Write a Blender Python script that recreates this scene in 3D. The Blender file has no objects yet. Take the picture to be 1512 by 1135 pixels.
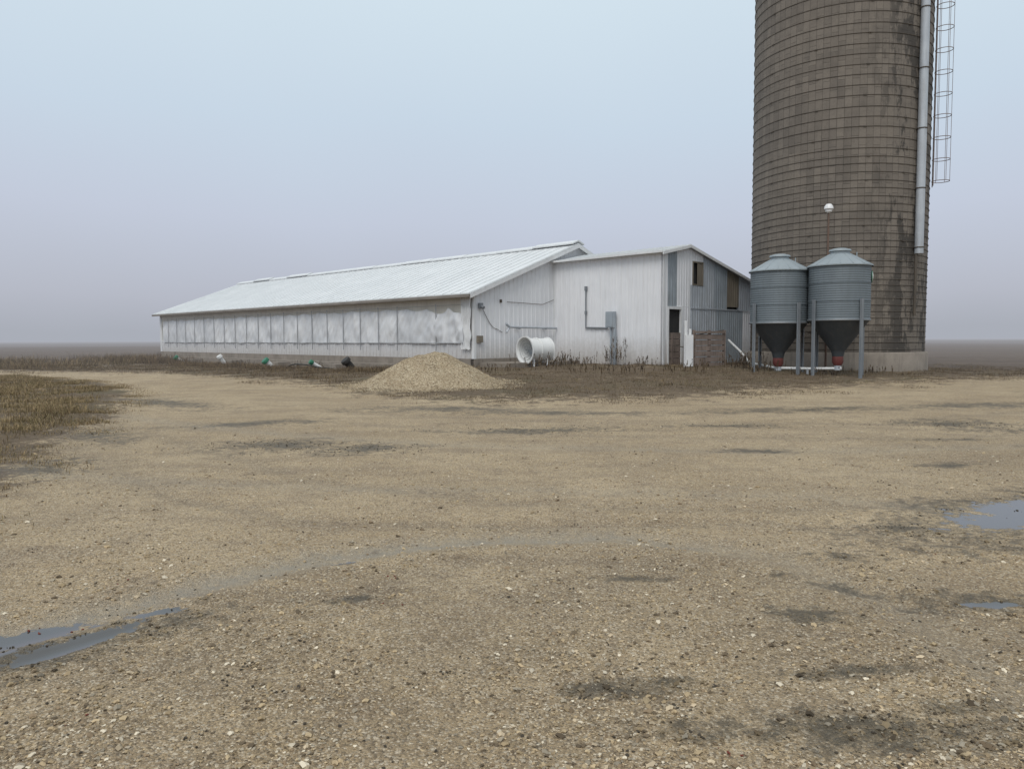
import bpy, math, random
import numpy as np
from mathutils import Vector, Matrix, noise
random.seed(7)
R=random.random
def U(a,b): return a+(b-a)*R()
scene=bpy.context.scene
col=scene.collection

# ------------------------------------------------------------------ materials
HAZE=(0.43,0.45,0.505,1)
def new_mat(name):
    m=bpy.data.materials.new(name); m.use_nodes=True
    nt=m.node_tree; nt.nodes.clear()
    out=nt.nodes.new('ShaderNodeOutputMaterial')
    b=nt.nodes.new('ShaderNodeBsdfPrincipled')
    nt.links.new(b.outputs[0],out.inputs[0])
    try: m.cycles.emission_sampling='NONE'
    except Exception: pass
    return m,nt,b,out
def math_n(nt,op,a,b=None,clamp=False):
    n=nt.nodes.new('ShaderNodeMath'); n.operation=op; n.use_clamp=clamp
    for i,v in enumerate((a,b)):
        if v is None: continue
        if isinstance(v,(int,float)): n.inputs[i].default_value=v
        else: nt.links.new(v,n.inputs[i])
    return n.outputs[0]
def mix(nt,fac,a,b,mode='MIX'):
    n=nt.nodes.new('ShaderNodeMix'); n.data_type='RGBA'; n.blend_type=mode
    for idx,v in ((0,fac),(6,a),(7,b)):
        if isinstance(v,(int,float)): n.inputs[idx].default_value=v
        elif isinstance(v,tuple): n.inputs[idx].default_value=v if len(v)==4 else v+(1,)
        else: nt.links.new(v,n.inputs[idx])
    return n.outputs[2]
def ramp(nt,val,stops):
    n=nt.nodes.new('ShaderNodeValToRGB'); cr=n.color_ramp
    while len(cr.elements)<len(stops): cr.elements.new(0.5)
    for e,(p,c) in zip(cr.elements,stops):
        e.position=p; e.color=(c,c,c,1) if isinstance(c,(int,float)) else c+(1,)
    nt.links.new(val,n.inputs[0]); return n.outputs[0]
def noise_n(nt,vec,scale,detail=4,rough=0.55,stretch=None):
    if stretch:
        mp=nt.nodes.new('ShaderNodeMapping'); mp.inputs['Scale'].default_value=stretch
        nt.links.new(vec,mp.inputs[0]); vec=mp.outputs[0]
    n=nt.nodes.new('ShaderNodeTexNoise'); n.inputs['Scale'].default_value=scale
    n.inputs['Detail'].default_value=detail; n.inputs['Roughness'].default_value=rough
    nt.links.new(vec,n.inputs['Vector']); return n.outputs['Fac']
def bump(nt,b,h,strength,dist=0.01):
    n=nt.nodes.new('ShaderNodeBump'); n.inputs['Strength'].default_value=strength
    n.inputs['Distance'].default_value=dist
    nt.links.new(h,n.inputs['Height']); nt.links.new(n.outputs[0],b.inputs['Normal']); return n
def objc(nt): return nt.nodes.new('ShaderNodeTexCoord').outputs['Object']
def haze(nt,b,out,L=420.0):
    # fog painted into the surface as emission, thickening outward from the farmyard (world space)
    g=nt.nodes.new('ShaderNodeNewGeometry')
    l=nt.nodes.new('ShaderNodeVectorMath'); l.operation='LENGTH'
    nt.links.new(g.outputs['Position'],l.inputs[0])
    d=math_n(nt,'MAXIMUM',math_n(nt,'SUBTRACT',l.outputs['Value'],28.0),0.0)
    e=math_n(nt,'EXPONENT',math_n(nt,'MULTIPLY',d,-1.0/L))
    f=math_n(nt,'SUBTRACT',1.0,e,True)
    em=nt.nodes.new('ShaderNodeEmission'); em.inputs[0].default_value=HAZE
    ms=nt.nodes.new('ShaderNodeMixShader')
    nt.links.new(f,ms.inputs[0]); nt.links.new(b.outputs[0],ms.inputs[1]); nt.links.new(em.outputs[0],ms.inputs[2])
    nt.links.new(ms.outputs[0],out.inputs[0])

def weathered(name,c1,c2,rough=0.6,metal=0.0,streak=0.5,scale=1.0,dirt=(0.2,0.17,0.13),dirtamt=0.3,hz=None,rust=0.0):
    m,nt,b,out=new_mat(name); o=objc(nt)
    n1=noise_n(nt,o,1.3*scale,4); n2=noise_n(nt,o,2.2*scale,4,0.6,(3.0,3.0,0.35)); n3=noise_n(nt,o,30*scale,2)
    c=mix(nt,ramp(nt,n1,[(0.3,0.0),(0.7,1.0)]),c1,c2)
    c=mix(nt,math_n(nt,'MULTIPLY',ramp(nt,n2,[(0.5,0.0),(0.78,1.0)]),streak*dirtamt),c,dirt)
    c=mix(nt,math_n(nt,'MULTIPLY',ramp(nt,n3,[(0.45,0.0),(0.75,1.0)]),0.12),c,dirt)
    if rust>0:
        n4=noise_n(nt,o,3.0,5,0.7,(1.5,1.5,0.5))
        c=mix(nt,math_n(nt,'MULTIPLY',ramp(nt,n4,[(0.58,0.0),(0.7,1.0)]),rust),c,(0.16,0.07,0.035))
    nt.links.new(c,b.inputs['Base Color'])
    b.inputs['Roughness'].default_value=rough; b.inputs['Metallic'].default_value=metal
    bump(nt,b,n3,0.15,0.01)
    if hz: haze(nt,b,out,hz)
    return m

def siding_mat(name,c1,c2,grime=0.5,base=0.6):
    m,nt,b,out=new_mat(name); o=objc(nt)
    sep=nt.nodes.new('ShaderNodeSeparateXYZ'); nt.links.new(o,sep.inputs[0])
    n1=noise_n(nt,o,0.8,4); n2=noise_n(nt,o,2.5,5,0.6,(4,4,0.25)); n3=noise_n(nt,o,7,4,0.65)
    c=mix(nt,ramp(nt,n1,[(0.3,0.0),(0.7,1.0)]),c1,c2)
    c=mix(nt,math_n(nt,'MULTIPLY',ramp(nt,n2,[(0.48,0.0),(0.75,1.0)]),grime*0.45),c,(0.36,0.34,0.31))
    h=math_n(nt,'ADD',sep.outputs[2],math_n(nt,'MULTIPLY',n3,-0.9))
    lo=ramp(nt,math_n(nt,'DIVIDE',h,3.0),[(0.0,1.0),(0.42,0.0)])
    c=mix(nt,math_n(nt,'MULTIPLY',lo,base),c,(0.27,0.22,0.16))
    nt.links.new(c,b.inputs['Base Color']); b.inputs['Roughness'].default_value=0.5
    bump(nt,b,n1,0.25,0.03)
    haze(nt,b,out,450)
    return m

M_white=siding_mat('white_siding',(0.80,0.805,0.82),(0.73,0.74,0.76))
M_trim=weathered('white_trim',(0.78,0.79,0.79),(0.68,0.69,0.70),0.5)
M_beige=weathered('beige_header',(0.74,0.71,0.63),(0.64,0.60,0.52),0.6,dirtamt=0.5,hz=450)
M_galv=weathered('galvanised_sheet',(0.42,0.47,0.51),(0.31,0.35,0.39),0.45,0.2,0.7,dirtamt=0.5)
M_galv2=weathered('galvanised_dull',(0.50,0.54,0.58),(0.40,0.43,0.47),0.5,0.15,0.7,dirtamt=0.5)
M_brownp=weathered('rusty_sheet',(0.25,0.22,0.17),(0.17,0.145,0.115),0.8,dirtamt=0.6)
M_conc=weathered('old_concrete',(0.30,0.26,0.215),(0.20,0.17,0.138),0.9,dirt=(0.08,0.07,0.055),dirtamt=0.9,hz=450)
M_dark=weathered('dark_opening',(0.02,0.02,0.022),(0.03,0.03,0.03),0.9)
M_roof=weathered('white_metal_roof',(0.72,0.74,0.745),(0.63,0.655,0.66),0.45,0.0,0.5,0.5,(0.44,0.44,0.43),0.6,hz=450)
M_gutter=weathered('eave_trim',(0.27,0.24,0.21),(0.19,0.17,0.15),0.6)
M_wood=weathered('weathered_boards',(0.27,0.215,0.185),(0.17,0.135,0.115),0.9,streak=1.0,scale=2,dirt=(0.06,0.05,0.043),dirtamt=0.8)
M_steel=weathered('galvanised_steel',(0.25,0.27,0.29),(0.18,0.20,0.22),0.5,0.3)
M_rod=weathered('curtain_rod_steel',(0.34,0.35,0.36),(0.26,0.27,0.28),0.5,0.2,hz=450)
M_darksteel=weathered('dark_steel',(0.075,0.065,0.055),(0.11,0.09,0.07),0.7,0.2,rust=0.3)
M_pvc=weathered('white_pvc',(0.78,0.79,0.78),(0.68,0.69,0.68),0.4)
M_green=weathered('green_plastic',(0.03,0.17,0.10),(0.04,0.21,0.13),0.5)
M_black=weathered('black_rubber',(0.02,0.02,0.02),(0.035,0.033,0.03),0.6)
M_red=weathered('red_plastic',(0.15,0.032,0.028),(0.11,0.027,0.024),0.7)
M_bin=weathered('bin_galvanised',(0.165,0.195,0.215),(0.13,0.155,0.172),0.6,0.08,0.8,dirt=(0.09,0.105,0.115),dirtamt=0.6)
M_binroof=weathered('bin_roof_galvanised',(0.34,0.39,0.415),(0.27,0.315,0.34),0.55,0.1)
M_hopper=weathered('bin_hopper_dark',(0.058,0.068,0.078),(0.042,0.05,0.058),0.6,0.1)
M_pole=weathered('brown_pole',(0.16,0.10,0.075),(0.11,0.075,0.055),0.8)
M_globe=weathered('white_lamp_housing',(0.8,0.8,0.8),(0.72,0.72,0.72),0.3)
M_ladder=weathered('rusty_ladder',(0.25,0.20,0.19),(0.2,0.16,0.155),.7)

def curtain_mat():
    m,nt,b,out=new_mat('curtain_tarp'); o=objc(nt)
    n1=noise_n(nt,o,1.2,5,0.6,(1,1,0.8)); n2=noise_n(nt,o,6,4,0.65,(1,1,0.4)); n3=noise_n(nt,o,0.35,3)
    c=mix(nt,ramp(nt,n1,[(0.32,0.0),(0.68,1.0)]),(0.62,0.64,0.665),(0.82,0.825,0.83))
    c=mix(nt,math_n(nt,'MULTIPLY',ramp(nt,n2,[(0.5,0.0),(0.72,1.0)]),0.3),c,(0.40,0.37,0.33))
    c=mix(nt,math_n(nt,'MULTIPLY',ramp(nt,n3,[(0.45,0.0),(0.62,1.0)]),0.3),c,(0.45,0.47,0.50))
    nt.links.new(c,b.inputs['Base Color']); b.inputs['Roughness'].default_value=0.4
    bump(nt,b,n2,0.35,0.03); haze(nt,b,out,450); return m
M_curtain=curtain_mat()

def silo_mat():
    m,nt,b,out=new_mat('concrete_staves')
    uv=nt.nodes.new('ShaderNodeUVMap').outputs[0]; o=objc(nt)
    br=nt.nodes.new('ShaderNodeTexBrick'); br.offset=0.5; br.squash=1
    nt.links.new(uv,br.inputs['Vector'])
    br.inputs['Scale'].default_value=1.0; br.inputs['Brick Width'].default_value=0.76; br.inputs['Row Height'].default_value=0.28
    br.inputs['Mortar Size'].default_value=0.010; br.inputs['Mortar Smooth'].default_value=0.4; br.inputs['Bias'].default_value=0.0
    br.inputs['Color1'].default_value=(0.205,0.178,0.150,1); br.inputs['Color2'].default_value=(0.145,0.126,0.108,1)
    br.inputs['Mortar'].default_value=(0.075,0.065,0.056,1)
    n1=noise_n(nt,o,0.45,5,0.6); n2=noise_n(nt,o,1.6,6,0.72,(1,1,0.35)); n3=noise_n(nt,o,14,4,0.7); n4=noise_n(nt,o,0.9,4,0.6,(0.35,0.35,3.0))
    c=br.outputs['Color']
    c=mix(nt,math_n(nt,'MULTIPLY',ramp(nt,n1,[(0.4,0.0),(0.65,1.0)]),0.45),c,(0.235,0.202,0.165))
    c=mix(nt,math_n(nt,'MULTIPLY',ramp(nt,n4,[(0.5,0.0),(0.7,1.0)]),0.35),c,(0.11,0.096,0.082))
    c=mix(nt,math_n(nt,'MULTIPLY',ramp(nt,n3,[(0.4,0.0),(0.75,1.0)]),0.35),c,(0.10,0.088,0.076))
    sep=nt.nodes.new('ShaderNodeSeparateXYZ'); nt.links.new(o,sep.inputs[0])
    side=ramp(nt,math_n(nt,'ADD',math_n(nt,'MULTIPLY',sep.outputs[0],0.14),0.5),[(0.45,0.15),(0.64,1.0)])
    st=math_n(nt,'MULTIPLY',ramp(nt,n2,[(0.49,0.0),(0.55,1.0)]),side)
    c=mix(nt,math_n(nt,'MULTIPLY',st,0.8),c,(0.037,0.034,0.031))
    nt.links.new(c,b.inputs['Base Color']); b.inputs['Roughness'].default_value=0.9
    hh=math_n(nt,'ADD',math_n(nt,'MULTIPLY',br.outputs['Fac'],-1.0),math_n(nt,'MULTIPLY',n3,0.5))
    bump(nt,b,hh,0.6,0.02); return m
M_silo=silo_mat()

# ------------------------------------------------------------------ mesh builder
class MB:
    def __init__(s): s.v=[]; s.f=[]
    def hexa(s,p):
        i=len(s.v); s.v+= [tuple(q) for q in p]
        for a in ((0,3,2,1),(4,5,6,7),(0,1,5,4),(1,2,6,5),(2,3,7,6),(3,0,4,7)): s.f.append(tuple(i+k for k in a))
        return s
    def box(s,x0,x1,y0,y1,z0,z1):
        return s.hexa([(x0,y0,z0),(x1,y0,z0),(x1,y1,z0),(x0,y1,z0),(x0,y0,z1),(x1,y0,z1),(x1,y1,z1),(x0,y1,z1)])
    def beam(s,p0,p1,w,h):
        p0=Vector(p0);p1=Vector(p1);d=(p1-p0).normalized()
        up=Vector((0,0,1)) if abs(d.z)<0.95 else Vector((1,0,0))
        a=d.cross(up).normalized()*w/2; c=a.cross(d).normalized()*h/2
        return s.hexa([p0-a-c,p0+a-c,p1+a-c,p1-a-c,p0-a+c,p0+a+c,p1+a+c,p1-a+c])
    def cyl(s,p0,p1,r0,r1=None,n=12,cap=True):
        r1=r0 if r1 is None else r1
        p0=Vector(p0);p1=Vector(p1);d=(p1-p0).normalized()
        up=Vector((0,0,1)) if abs(d.z)<0.95 else Vector((1,0,0))
        a=d.cross(up).normalized(); c=a.cross(d).normalized(); i=len(s.v)
        for p,r in((p0,r0),(p1,r1)):
            for k in range(n):
                t=2*math.pi*k/n; s.v.append(tuple(p+a*(r*math.cos(t))+c*(r*math.sin(t))))
        for k in range(n):
            k2=(k+1)%n; s.f.append((i+k2,i+k,i+n+k,i+n+k2))
        if cap: s.f.append(tuple(i+k for k in range(n))); s.f.append(tuple(i+n+k for k in reversed(range(n))))
        return s
    def path(s,pts,r,n=8):
        for a,b in zip(pts[:-1],pts[1:]): s.cyl(a,b,r,n=n)
        return s
    def ring(s,c,R_,r,n=48,m=6,axis=None):
        i=len(s.v); c=Vector(c)
        ax=Vector(axis or (0,0,1)).normalized()
        q=ax.to_track_quat('Z','Y')
        for k in range(n):
            t=2*math.pi*k/n
            for j in range(m):
                p=2*math.pi*j/m
                s.v.append(tuple(c+q@Vector(((R_+r*math.cos(p))*math.cos(t),(R_+r*math.cos(p))*math.sin(t),r*math.sin(p)))))
        for k in range(n):
            for j in range(m):
                s.f.append((i+k*m+j,i+((k+1)%n)*m+j,i+((k+1)%n)*m+(j+1)%m,i+k*m+(j+1)%m))
        return s
    def lathe(s,prof,n=48,c=(0,0,0),axis=None):
        i=len(s.v); c=Vector(c); q=Vector(axis or (0,0,1)).normalized().to_track_quat('Z','Y')
        for r,z in prof:
            for k in range(n):
                t=2*math.pi*k/n; s.v.append(tuple(c+q@Vector((r*math.cos(t),r*math.sin(t),z))))
        for a in range(len(prof)-1):
            for k in range(n):
                k2=(k+1)%n; s.f.append((i+a*n+k,i+a*n+k2,i+(a+1)*n+k2,i+(a+1)*n+k))
        return s
    def prism_y(s,poly,y0,y1):
        i=len(s.v); n=len(poly)
        for y in (y0,y1):
            for x,z in poly: s.v.append((x,y,z))
        s.f.append(tuple(i+k for k in range(n))); s.f.append(tuple(i+n+k for k in reversed(range(n))))
        for k in range(n):
            k2=(k+1)%n; s.f.append((i+k2,i+k,i+n+k,i+n+k2))
        return s
    def obj(s,name,mat,parent=None,smooth=False,loc=None):
        me=bpy.data.meshes.new(name); me.from_pydata(s.v,[],s.f); me.materials.append(mat); me.update()
        ob=bpy.data.objects.new(name,me); col.objects.link(ob)
        if parent: ob.parent=parent
        if loc: ob.location=loc
        if smooth:
            me.polygons.foreach_set('use_smooth',[True]*len(me.polygons))
            try: me.set_sharp_from_angle(angle=math.radians(40))
            except Exception: pass
        return ob
def empty(name,loc=(0,0,0),rz=0):
    e=bpy.data.objects.new(name,None); col.objects.link(e); e.location=loc; e.rotation_euler=(0,0,rz); return e

# ------------------------------------------------------------------ terrain
def interp(x,pts):
    if x<=pts[0][0]: return pts[0][1]
    for (a,b),(c,d) in zip(pts[:-1],pts[1:]):
        if x<=c: return b+(d-b)*(x-a)/(c-a)
    return pts[-1][1]
def sm(t): t=max(0,min(1,t)); return t*t*(3-2*t)
EDGE=[(-80,46),(-30,40),(-17.5,36.8),(-11.7,31.5),(-7,25.8),(-4.6,22.0),(-0.9,18.9),(4.3,19.6),(9.5,23.4),(15,26.6),(18.7,28.5),(80,36)]
LEFT=[(0,-4.2),(7,-5.2),(9.4,-6.0),(12,-7.2),(16.4,-8.6),(23.4,-11.7),(29,-15.8),(33,-20),(36,-30),(38,-60)]
FIELD=[(-80,54),(-24,58),(12,60),(18,40),(21,35.5),(80,35)]
TRACK=[(-4.6,2.6),(-2.85,3.95),(-2.19,4.75),(-1.30,5.6),(-0.30,6.03),(0.80,6.15),(1.98,5.6),(2.35,4.6),(2.3,3.2)]
TRACK2=[(-9,17),(-5,13.5),(-1,11.6),(3,10.8),(8,11.2),(14,13)]
TRACK3=[(-7,9.5),(-3.5,8.4),(0,8.0),(3,7.6),(5.5,6.4),(7,4.5)]
RUTS=[[(-12,21),(-7.5,14.5),(-4,10.6),(-2.2,8.6),(0,7.4),(2.5,7.0),(5,7.6)],
      [(-13.2,20.5),(-8.9,14.2),(-5.4,10.0),(-3.7,7.9),(-1.8,6.7),(0.2,6.5),(2.2,6.6),(3.6,5.8)],
      [(-6,7.4),(-4.4,6.2),(-3.2,4.6),(-2.9,3.2)],
      [(1.7,5.1),(2.3,4.75),(2.75,4.1)],
      [(-3,14.6),(2,12.4),(7,12.2),(13,15)],[(-4,17),(1,14.6),(7,14.4),(13,17.6)],
      [(2.5,3.0),(3.4,4.2),(4.8,5.5),(7,6.8)]]
def segd(x,y,pl):
    best=9e9
    for (ax,ay),(bx,by) in zip(pl[:-1],pl[1:]):
        dx,dy=bx-ax,by-ay; t=max(0,min(1,((x-ax)*dx+(y-ay)*dy)/(dx*dx+dy*dy)))
        best=min(best,(x-ax-t*dx)**2+(y-ay-t*dy)**2)
    return math.sqrt(best)
WATER=[(-2.72,4.02,0.48,0.14,35),(-2.32,3.98,0.34,0.07,55),(-2.12,4.42,0.18,0.06,30),(-3.1,3.55,0.55,0.17,40),(4.85,7.0,1.2,0.40,28),(2.9,4.55,0.17,0.055,0),(-1.21,5.42,0.09,0.055,20)]
MUD=[(1.72,4.33,0.22,0.13,-20),(0.55,3.40,0.32,0.08,5),(1.62,3.55,0.32,0.06,10),(1.95,3.2,0.2,0.08,0),(3.3,6.4,0.25,0.14,0),(2.34,5.5,0.2,0.1,0),
 (2.1,4.95,0.45,0.07,-30),(-3.5,11.6,0.9,0.7,10),(-2.14,11.1,0.8,0.5,20),(0.3,13.4,1.6,0.35,0),(4,14,1.0,0.35,0),(8.2,14.1,0.9,0.8,0),(-5,14.5,1.5,0.5,20),
 (5.5,9.6,0.4,0.2,0),(6.5,17,2.8,0.6,10),(1,16.4,2.2,0.5,-5),(0.8,5.0,0.22,0.07,0),(-2.6,3.75,0.9,0.30,40),(2.9,4.6,0.4,0.16,0),(4.6,6.8,1.7,0.7,28),(1.4,3.0,0.7,0.14,0),(-9,19.5,2.5,0.7,-40),(-7,12.8,1.2,0.5,-50),(-6.0,9.6,0.9,0.5,-60),
 (5.6,5.9,0.5,0.25,0),(9.5,11,1.5,0.35,15),(6.8,12,0.8,0.25,5),(-1.0,4.6,0.15,0.06,20),(-1.3,17.5,2.2,0.6,0),(11,18,2.4,0.7,10),(3.6,10.9,.7,.15,0)]
def blob(x,y,L):
    m=0
    for cx,cy,rx,ry,a in L:
        dx,dy=x-cx,y-cy
        if abs(dx)>max(rx,ry)*2.1 or abs(dy)>max(rx,ry)*2.1: continue
        t=math.radians(a); px=dx*math.cos(t)+dy*math.sin(t); py=-dx*math.sin(t)+dy*math.cos(t)
        m=max(m,1-0.5*math.sqrt((px/rx)**2+(py/ry)**2))
    return max(0,m)
def veg(x,y):
    sd=y-interp(x,EDGE)-0.6; v=sm(0.5+sd/6.5)
    l=interp(y,LEFT)-x if y<38 else -1
    if y<38: v=max(v,sm(0.5+l/1.8))
    return v
def rutv(x,y):
    if not(1<y<22 and -14<x<14): return 0
    d=min(segd(x,y,p) for p in RUTS); w_=0.10+0.008*y
    return math.exp(-(d/w_)**2)
def H(x,y,base=False):
    z=0.42*math.exp(-((x-7)**2/110+(y-34.5)**2/42))
    z+=0.12*math.exp(-((x+3)**2/60+(y-30)**2/30))
    if base: return z
    d=math.hypot(x,y)
    if d<70:
        w=max(0,min(1,2*blob(x,y,WATER)))
        a=0.035*noise.noise((x*0.35,y*0.35,0))+0.014*noise.noise((x*1.5,y*1.5,3))+0.007*noise.noise((x*6,y*6,7))
        z+=a*(1-w)
        if y<9:
            t=segd(x,y,TRACK); z-=0.026*math.exp(-(t/0.14)**2)*(1-w)
            z+=0.016*math.exp(-((t-0.28)/0.1)**2)
        if y<19 and y>8:
            t=segd(x,y,TRACK2); z-=0.02*math.exp(-(t/0.2)**2)
        z-=0.02*rutv(x,y)*(1-w)
        z-=0.02*w
        v=veg(x,y)
        if v>0.3: z+=v*0.09*(noise.noise((x*0.9,y*0.9,11))+0.3)
    else:
        z+=0.5*noise.noise((x*0.01,y*0.01,5))*min(1,(d-70)/200)
    return z
def axis(pts):
    out=[]
    for a,b,st in pts:
        n=max(1,int(round((b-a)/st))); out+=[a+(b-a)*k/n for k in range(n)]
    out.append(pts[-1][1]); return out
def growth(a,b,f):
    r=[];x=a;s=1.0
    while x<b: x+=s; s*=f; r.append(x)
    return r
xs=axis([(-40,-12,0.4),(-12,-6,0.15),(-6,6,0.065),(6,14,0.16),(14,40,0.4)])
g=growth(40,1800,1.22); xs=[-q for q in reversed(g)]+xs+g
ys=axis([(-30,1,1.5),(1,2.2,0.2),(2.2,8,0.065),(8,16,0.16),(16,40,0.28),(40,66,0.6)])
g=growth(66,1800,1.22); ys=[-1800,-800,-350,-150,-70]+ys+g
nx,ny=len(xs),len(ys)
verts=[];cols=[];tk=[]
for y in ys:
    for x in xs:
        verts.append((x,y,H(x,y)))
        if abs(x)<90 and -30<y<90:
            v=veg(x,y); w=blob(x,y,WATER); md=blob(x,y,MUD)
        else: v=1;w=0;md=0
        if y<-10: v=0.2
        fl=sm((y-interp(x,FIELD))/5+0.5) if y>0 else 0
        if x<-45 or x>45: fl=max(fl,sm((abs(x)-45)/10))
        cols+= [v,md,w,fl]
        t=0
        if -8<x<8 and 0<y<9.5:
            t=math.exp(-(segd(x,y,TRACK)/0.20)**2)*min(1,max(0.2,1-(x-0.5)/2.5))
            t=max(t,.35*math.exp(-(segd(x,y,TRACK3)/0.22)**2))
        elif 9.5<=y<19 and abs(x)<15: t=0.4*math.exp(-(segd(x,y,TRACK2)/0.3)**2)
        yt=interp(x,[(-2.85,3.95),(-1.3,5.6),(.8,6.15),(1.98,5.7),(4,5.0),(6,7.5),(9,10)])
        dp=sm((yt-y)/1.2+.3) if x>-2.6 else 0
        dp=max(dp,.7*math.exp(-((x+6.5)/2.2)**2-((y-9)/3.5)**2),.5*math.exp(-((x-7)/3)**2-((y-9)/4)**2)) if y<25 else 0
        tk+=[t,dp,rutv(x,y),1]
me=bpy.data.meshes.new('ground')
faces=[(j*nx+i,j*nx+i+1,(j+1)*nx+i+1,(j+1)*nx+i) for j in range(ny-1) for i in range(nx-1)]
me.from_pydata(verts,[],faces)
ca=me.color_attributes.new('mask','FLOAT_COLOR','POINT'); ca.data.foreach_set('color',cols)
ca=me.color_attributes.new('track','FLOAT_COLOR','POINT'); ca.data.foreach_set('color',tk)
me.polygons.foreach_set('use_smooth',[True]*len(me.polygons))
ground=bpy.data.objects.new('ground',me); col.objects.link(ground)

def ground_mat():
    m,nt,b,out=new_mat('gravel_yard'); o=objc(nt)
    at=nt.nodes.new('ShaderNodeAttribute'); at.attribute_name='mask'
    sp=nt.nodes.new('ShaderNodeSeparateColor'); nt.links.new(at.outputs['Color'],sp.inputs[0])
    vg,md,wt,fl=sp.outputs[0],sp.outputs[1],sp.outputs[2],at.outputs['Alpha']
    at2=nt.nodes.new('ShaderNodeAttribute'); at2.attribute_name='track'
    sp2=nt.nodes.new('ShaderNodeSeparateColor'); nt.links.new(at2.outputs['Color'],sp2.inputs[0]); trk=sp2.outputs[0]; damp=sp2.outputs[1]; rut=sp2.outputs[2]
    nL=noise_n(nt,o,0.35,4,0.6); nM=noise_n(nt,o,1.7,5,0.65); nS=noise_n(nt,o,9,5,0.7); nF=noise_n(nt,o,45,2,0.7)
    nA=noise_n(nt,o,0.9,5,0.7,(0.45,1.6,1))
    def vor(scale):
        v=nt.nodes.new('ShaderNodeTexVoronoi'); v.inputs['Scale'].default_value=scale; nt.links.new(o,v.inputs['Vector'])
        s=nt.nodes.new('ShaderNodeSeparateColor'); nt.links.new(v.outputs['Color'],s.inputs[0]); return v.outputs['Distance'],s.outputs[0],s.outputs[1]
    d1,r1,q1=vor(95); d2,r2,q2=vor(48)
    c=mix(nt,ramp(nt,nL,[(0.35,0.0),(0.65,1.0)]),(0.405,0.300,0.172),(0.535,0.412,0.252))
    c=mix(nt,math_n(nt,'MULTIPLY',ramp(nt,nM,[(0.46,0.0),(0.70,1.0)]),0.5),c,(0.27,0.20,0.13))
    c=mix(nt,math_n(nt,'MULTIPLY',ramp(nt,nA,[(0.50,0.0),(0.66,1.0)]),0.5),c,(0.23,0.17,0.11))
    c=mix(nt,math_n(nt,'MULTIPLY',ramp(nt,nS,[(0.48,0.0),(0.72,1.0)]),0.5),c,(0.205,0.152,0.095))
    dpf=math_n(nt,'MULTIPLY',damp,ramp(nt,nM,[(0.3,0.3),(0.6,1.0)]))
    c=mix(nt,math_n(nt,'MULTIPLY',dpf,0.42),c,(0.165,0.122,0.072))
    rf=math_n(nt,'MULTIPLY',rut,ramp(nt,nS,[(0.35,0.25),(0.6,1.0)]))
    c=mix(nt,math_n(nt,'MULTIPLY',rf,0.5),c,(0.18,0.14,0.095))
    c=mix(nt,math_n(nt,'MULTIPLY',ramp(nt,r1,[(0.66,0.0),(0.97,1.0)]),0.65),c,(0.66,0.57,0.43))
    c=mix(nt,math_n(nt,'MULTIPLY',ramp(nt,q1,[(0.6,0.0),(0.92,1.0)]),0.7),c,(0.105,0.078,0.05))
    c=mix(nt,math_n(nt,'MULTIPLY',ramp(nt,r2,[(0.86,0.0),(0.90,1.0)]),math_n(nt,'MULTIPLY',ramp(nt,d2,[(0.3,1.0),(0.5,0.0)]),0.6)),c,(0.64,0.56,0.43))
    c=mix(nt,math_n(nt,'MULTIPLY',ramp(nt,q2,[(0.88,0.0),(0.92,1.0)]),math_n(nt,'MULTIPLY',ramp(nt,d2,[(0.3,1.0),(0.5,0.0)]),0.6)),c,(0.12,0.09,0.06))
    tf=math_n(nt,'MULTIPLY',trk,ramp(nt,nS,[(0.3,0.4),(0.6,1.0)]))
    c=mix(nt,math_n(nt,'MULTIPLY',tf,0.8),c,(0.30,0.265,0.205))
    e=math_n(nt,'ADD',md,math_n(nt,'MULTIPLY',math_n(nt,'SUBTRACT',nM,0.5),1.5)); e=math_n(nt,'ADD',e,math_n(nt,'MULTIPLY',math_n(nt,'SUBTRACT',nS,0.5),2.4))
    e=math_n(nt,'MULTIPLY',e,ramp(nt,md,[(0.0,0.0),(0.3,1.0)]))
    mud=ramp(nt,e,[(0.32,0.0),(0.95,1.0)])
    c=mix(nt,math_n(nt,'MULTIPLY',mud,0.85),c,(0.072,0.058,0.034))
    e=math_n(nt,'ADD',vg,math_n(nt,'MULTIPLY',math_n(nt,'SUBTRACT',nM,0.5),2.2)); e=math_n(nt,'ADD',e,math_n(nt,'MULTIPLY',math_n(nt,'SUBTRACT',nS,0.5),1.7))
    vm=ramp(nt,e,[(0.36,0.0),(0.72,1.0)])
    vc=mix(nt,ramp(nt,nS,[(0.35,0.0),(0.65,1.0)]),(0.064,0.044,0.027),(0.165,0.118,0.070))
    vc=mix(nt,math_n(nt,'MULTIPLY',ramp(nt,nL,[(0.5,0.0),(0.65,1.0)]),0.4),vc,(0.09,0.085,0.035))
    c=mix(nt,math_n(nt,'MULTIPLY',vm,0.92),c,vc)
    nR=noise_n(nt,o,1.0,4,0.6,(0.05,0.6,1))
    fc=mix(nt,ramp(nt,nR,[(0.35,0.0),(0.65,1.0)]),(0.078,0.055,0.038),(0.13,0.094,0.064))
    c=mix(nt,fl,c,fc)
    e=math_n(nt,'ADD',wt,math_n(nt,'MULTIPLY',math_n(nt,'SUBTRACT',nS,0.5),1.1)); e=math_n(nt,'ADD',e,math_n(nt,'MULTIPLY',math_n(nt,'SUBTRACT',nM,0.5),0.9))
    e=math_n(nt,'MULTIPLY',e,ramp(nt,wt,[(0.0,0.0),(0.3,1.0)]))
    wm=ramp(nt,e,[(0.46,0.0),(0.54,1.0)])
    c=mix(nt,wm,c,(0.06,0.055,0.05))
    nt.links.new(c,b.inputs['Base Color'])
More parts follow.
